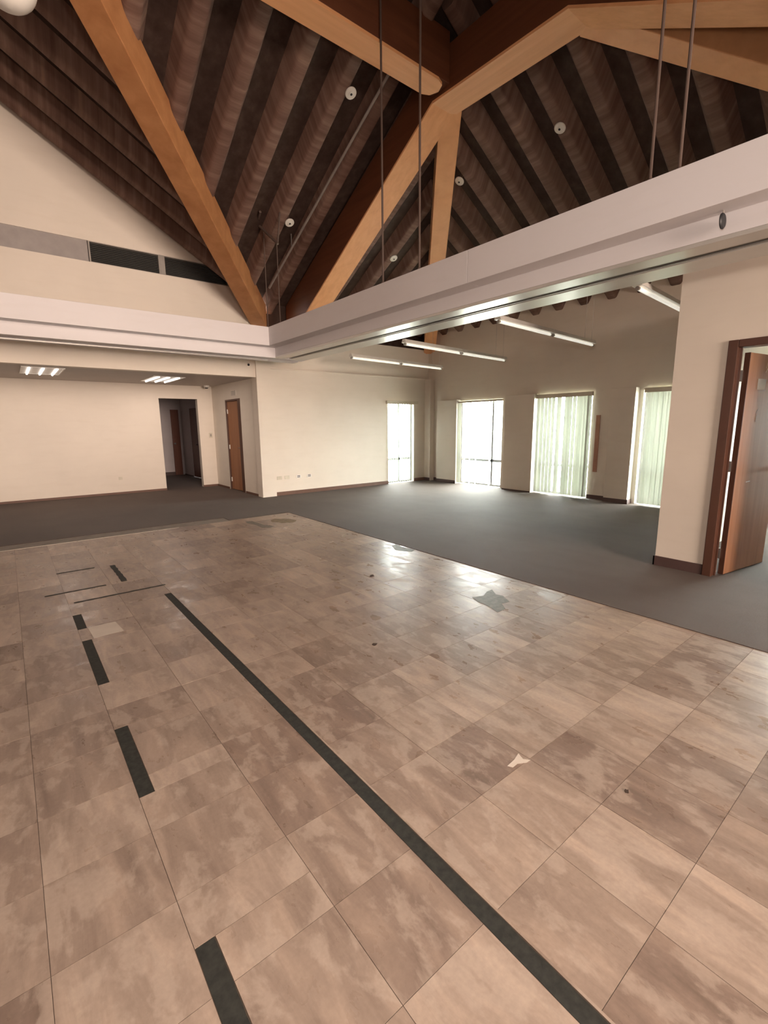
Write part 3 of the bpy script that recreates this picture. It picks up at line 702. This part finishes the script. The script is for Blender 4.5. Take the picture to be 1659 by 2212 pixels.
# ------------------------------------------------------------------ suspended fluorescent battens
def batten(p0, p1, label, cap=True):
    p0, p1 = Vector(p0), Vector(p1); d = (p1-p0).normalized(); n = Vector((-d.y, d.x, 0)).normalized()
    o = thing('batten_light', label, 'batten light', (p0+p1)/2, 'suspended batten lights by the windows')
    mid = p0.lerp(p1, 0.5)
    for a, b in ((p0, mid-d*0.008), (mid+d*0.008, p1)):
        vs = []
        for p in (a, b):
            for s_, h in ((-0.05, 0.0), (-0.03, 0.055), (0.03, 0.055), (0.05, 0.0)): vs.append(p+n*s_+Vector((0, 0, h)))
        MB().poly(vs, [(0,1,2,3),(7,6,5,4),(0,4,5,1),(1,5,6,2),(2,6,7,3),(3,7,4,0)]).build('housing', 'white', o)
        MB().tube(a+d*0.05+Vector((0, 0, -0.022)), b-d*0.05+Vector((0, 0, -0.022)), 0.019, 10).build('tube', 'tube_faint', o, True)
        for e, sg in ((a, 1), (b, -1)):
            MB().tube(e+d*sg*0.012+Vector((0, 0, -0.025)), e+d*sg*0.05+Vector((0, 0, -0.02)), 0.021, 8).build('end_cap', 'pipe', o, True)
    for t in (0.88, 0.97):
        q = p0.lerp(p1, t); MB().tube(q+Vector((0, 0, 0.05)), (q.x, q.y, roof_z(q.x, q.y)), 0.0025, 5).build('wire', 'steel', o)
batten((5.53, 7.95, 2.85), (8.42, 8.27, 2.85), 'white suspended batten light nearest the cream wall')
batten((5.35, 6.14, 2.85), (8.49, 6.46, 2.85), 'white suspended batten light second from the cream wall')
batten((5.21, 4.115, 2.85), (8.13, 4.344, 2.85), 'white suspended batten light third from the cream wall')
batten((5.10, 2.315, 2.85), (8.0, 2.53, 2.85), 'white suspended batten light nearest the office wall')

# ------------------------------------------------------------------ doors
d1 = setting('door_1', 'brown alcove door in a dark frame', 'door', (4.20, 11.25, 0))
MB().box(4.175, 4.365, 11.225, 11.26, 0, 2.13).box(4.175, 4.365, 10.36, 10.51, 0, 2.13).box(4.175, 4.365, 10.51, 11.225, 2.095, 2.13).build('frame', 'frame', d1)
leaf = MB().box(-0.02, 0.02, -0.70, 0, 0.012, 2.09).build('leaf', 'door', d1, bevel=0.003)
leaf.matrix_parent_inverse = Matrix(); leaf.matrix_world = Matrix.Translation((4.225, 11.22, 0)) @ Matrix.Rotation(R(3), 4, 'Z')
hn = bpy.data.objects.new
for z in (0.25, 1.03, 1.86):
    MB().tube((4.205, 11.21, z-0.05), (4.205, 11.21, z+0.05), 0.016, 8).build('hinge', 'white', d1)
hd = MB().tube((-0.02, -0.64, 1.02), (-0.06, -0.64, 1.02), 0.010, 8).tube((-0.055, -0.65, 1.02), (-0.055, -0.54, 1.02), 0.009, 8).build('handle', 'steel', leaf, True)
hd.matrix_parent_inverse = Matrix()
d2 = setting('door_2', 'open brown office door with dark frame', 'door', (5.3, 1.44, 0))
fr = MB(); fr.box(5.255, 5.41, 1.445, 1.525, 0, 2.23); fr.box(5.255, 5.41, 0.47, 0.545, 0, 2.23); fr.box(5.255, 5.41, 0.545, 1.445, 2.165, 2.23)
fr.build('frame', 'frame', d2, bevel=0.006)
MB().box(5.33, 5.35, 1.432, 1.445, 0, 2.165).build('door_stop', 'frame', d2)
lf2 = MB().box(0.0, 0.82, -0.022, 0.022, 0.012, 2.125).build('leaf', 'door', d2, bevel=0.003)
ANG = math.atan2(-0.12, 0.75)
lf2.matrix_parent_inverse = Matrix(); d2inv = d2.matrix_basis.inverted()
LM = Matrix.Translation((5.405, 1.405, 0)) @ Matrix.Rotation(ANG, 4, 'Z')
lf2.matrix_world = LM
lf2.matrix_basis = Matrix.Translation((-5.3, -1.44, 0)) @ LM
leaf.matrix_basis = Matrix.Translation((-4.20, -11.25, 0)) @ Matrix.Translation((4.225, 11.22, 0)) @ Matrix.Rotation(R(3), 4, 'Z')
def on_leaf(mb, name, m, smooth=False):
    o = mb.build(name, m, None, smooth); o.parent = lf2; o.matrix_parent_inverse = Matrix(); return o
on_leaf(MB().box(-0.004, 0.004, -0.023, 0.023, 0.012, 2.125), 'edge_band', 'frame')
on_leaf(MB().lathe([(0.03, 0), (0.03, 0.008), (0.012, 0.012), (0.012, 0.045), (0.028, 0.05), (0.033, 0.065), (0.026, 0.08), (0.01, 0.085)], (0.75, -0.022, 1.02), (0, -1, 0), 16), 'knob', 'steel', True)
on_leaf(MB().lathe([(0.03, 0), (0.03, 0.008), (0.012, 0.012), (0.012, 0.045), (0.028, 0.05), (0.033, 0.065), (0.026, 0.08), (0.01, 0.085)], (0.75, 0.022, 1.02), (0, 1, 0), 16), 'knob', 'steel', True)
on_leaf(MB().box(0.20, 0.36, -0.0235, -0.022, 1.80, 1.90), 'paper_note', 'paper')
for x0, z0, x1, z1, w_ in ((0.33, 2.0, 0.36, 2.08, 0.006), (0.36, 2.0, 0.33, 1.96, 0.006), (0.35, 1.99, 0.42, 1.995, 0.006), (0.24, 1.58, 0.27, 1.62, 0.006), (0.25, 1.50, 0.255, 1.56, 0.005), (0.22, 0.92, 0.30, 0.925, 0.008)):
    dx, dz = x1-x0, z1-z0; ln = math.hypot(dx, dz); nx, nz = -dz/ln*w_/2, dx/ln*w_/2
    on_leaf(MB().prism([(x0-nx, z0-nz), (x1-nx, z1-nz), (x1+nx, z1+nz), (x0+nx, z0+nz)], 'y', -0.0232, -0.022), 'scratch', 'dust')
for z in (0.22, 1.08, 1.92):
    MB().tube((5.41, 1.438, z-0.05), (5.41, 1.438, z+0.05), 0.009, 8).box(5.385, 5.408, 1.425, 1.448, z-0.05, z+0.05).build('hinge', 'steel', d2)
d3 = setting('door_3', 'dark red brown door at the end of the corridor', 'door', (4.2, 15.82, 0))
MB().box(4.11, 4.34, 15.80, 15.85, 0.01, 2.05).build('leaf', 'door_dark', d3, bevel=0.003)
MB().lathe([(0.028, 0), (0.012, 0.012), (0.012, 0.04), (0.03, 0.055), (0.01, 0.07)], (4.16, 15.80, 1.0), (0, -1, 0), 12).build('knob', 'steel', d3, True)
d4 = setting('door_4', 'dark red brown door in the corridor side wall', 'door', (4.43, 14.6, 0))
MB().box(4.43, 4.47, 14.28, 14.95, 0.01, 2.06).build('leaf', 'door_dark', d4, bevel=0.003)
MB().lathe([(0.028, 0), (0.012, 0.012), (0.012, 0.04), (0.03, 0.055), (0.01, 0.07)], (4.43, 14.36, 1.0), (-1, 0, 0), 12).build('knob', 'steel', d4, True)

# ------------------------------------------------------------------ small fittings
def outlet(x, label, socket):
    o = thing('wall_outlet', label, 'outlet', (x, 9.40, 0.36), 'outlet plates on the cream wall')
    y1 = 9.365 if x < 4.48 else 9.40
    MB().box(x-0.06, x+0.06, y1-0.008, y1, 0.355, 0.43).build('plate', 'cream_plastic' if not socket else 'white', o, bevel=0.003)
    if socket:
        for dz in (0.375, 0.402): MB().box(x-0.035, x+0.035, y1-0.010, y1-0.0075, dz, dz+0.014).build('socket', 'black', o)
outlet(4.575, 'blank cream outlet plate nearest the corner column', False)
outlet(4.76, 'blank cream outlet plate second from the corner column', False)
outlet(5.045, 'white outlet with dark sockets, third from the corner column', True)
outlet(5.317, 'white outlet with dark sockets, farthest from the corner column', True)
sw = thing('light_switch', 'cream light switch on the alcove wall beside the corridor', 'switch', (4.08, 12.15, 1.3))
MB().box(4.04, 4.12, 12.142, 12.15, 1.24, 1.36).build('plate', 'cream_plastic', sw, bevel=0.003); MB().box(4.065, 4.095, 12.134, 12.142, 1.27, 1.33).build('rocker', 'grille_frame', sw)
o = thing('wall_outlet', 'small cream outlet plate on the alcove back wall', 'outlet', (1.95, 12.15, 0.34)); MB().box(1.91, 1.99, 12.143, 12.15, 0.33, 0.40).build('plate', 'cream_plastic', o); MB().box(1.93, 1.97, 12.141, 12.143, 0.35, 0.38).build('socket', 'cream_plastic', o)
sd = thing('smoke_detector', 'small dark detector on the alcove ceiling near the door', 'detector', (3.98, 11.9, 2.5))
MB().lathe([(0.07, 0), (0.07, 0.03), (0.05, 0.05)], (3.98, 11.9, 2.5), (0, 0, -1), 16).build('body', 'white', sd, True); MB().lathe([(0.045, 0.045), (0.03, 0.07)], (3.98, 11.9, 2.5), (0, 0, -1), 14).build('dome', 'black', sd, True)
bd = thing('beam_sensor', 'black oval sensor on the white beam at upper right', 'sensor', (AX1, 1.232, 2.81))
MB().lathe([(0.048, -0.006), (0.05, 0.0), (0.042, 0.008)], (3.895, 1.245, 2.815), (0, -1, 0), 24).build('disc', 'black', bd, True); MB().box(3.888, 3.902, 1.243, 1.249, 2.855, ZS).build('bracket', 'grille_frame', bd)
bd = thing('beam_sensor', 'tiny black sensor under the beam above the alcove corner', 'sensor', (4.02, 9.40, 2.73))
MB().lathe([(0.022, 0), (0.022, 0.015), (0.01, 0.03)], (4.02, 9.40, 2.735), (0, -1, 0), 14).build('eye', 'black', bd, True); MB().box(4.0, 4.04, 9.395, 9.40, 2.755, 2.765).build('bracket', 'grille_frame', bd)
vt = thing('door_vent', 'faint grey vent plate above the alcove door', 'vent', (4.18, 10.75, 2.25))
MB().box(4.172, 4.18, 10.55, 10.85, 2.20, 2.32).build('plate', 'wall', vt, bevel=0.002)
for i in range(5): MB().box(4.169, 4.172, 10.57, 10.83, 2.215+0.02*i, 2.223+0.02*i).build('louver', 'blank', vt)
print('tiles', n_tiles, 'objects', len(bpy.data.objects))
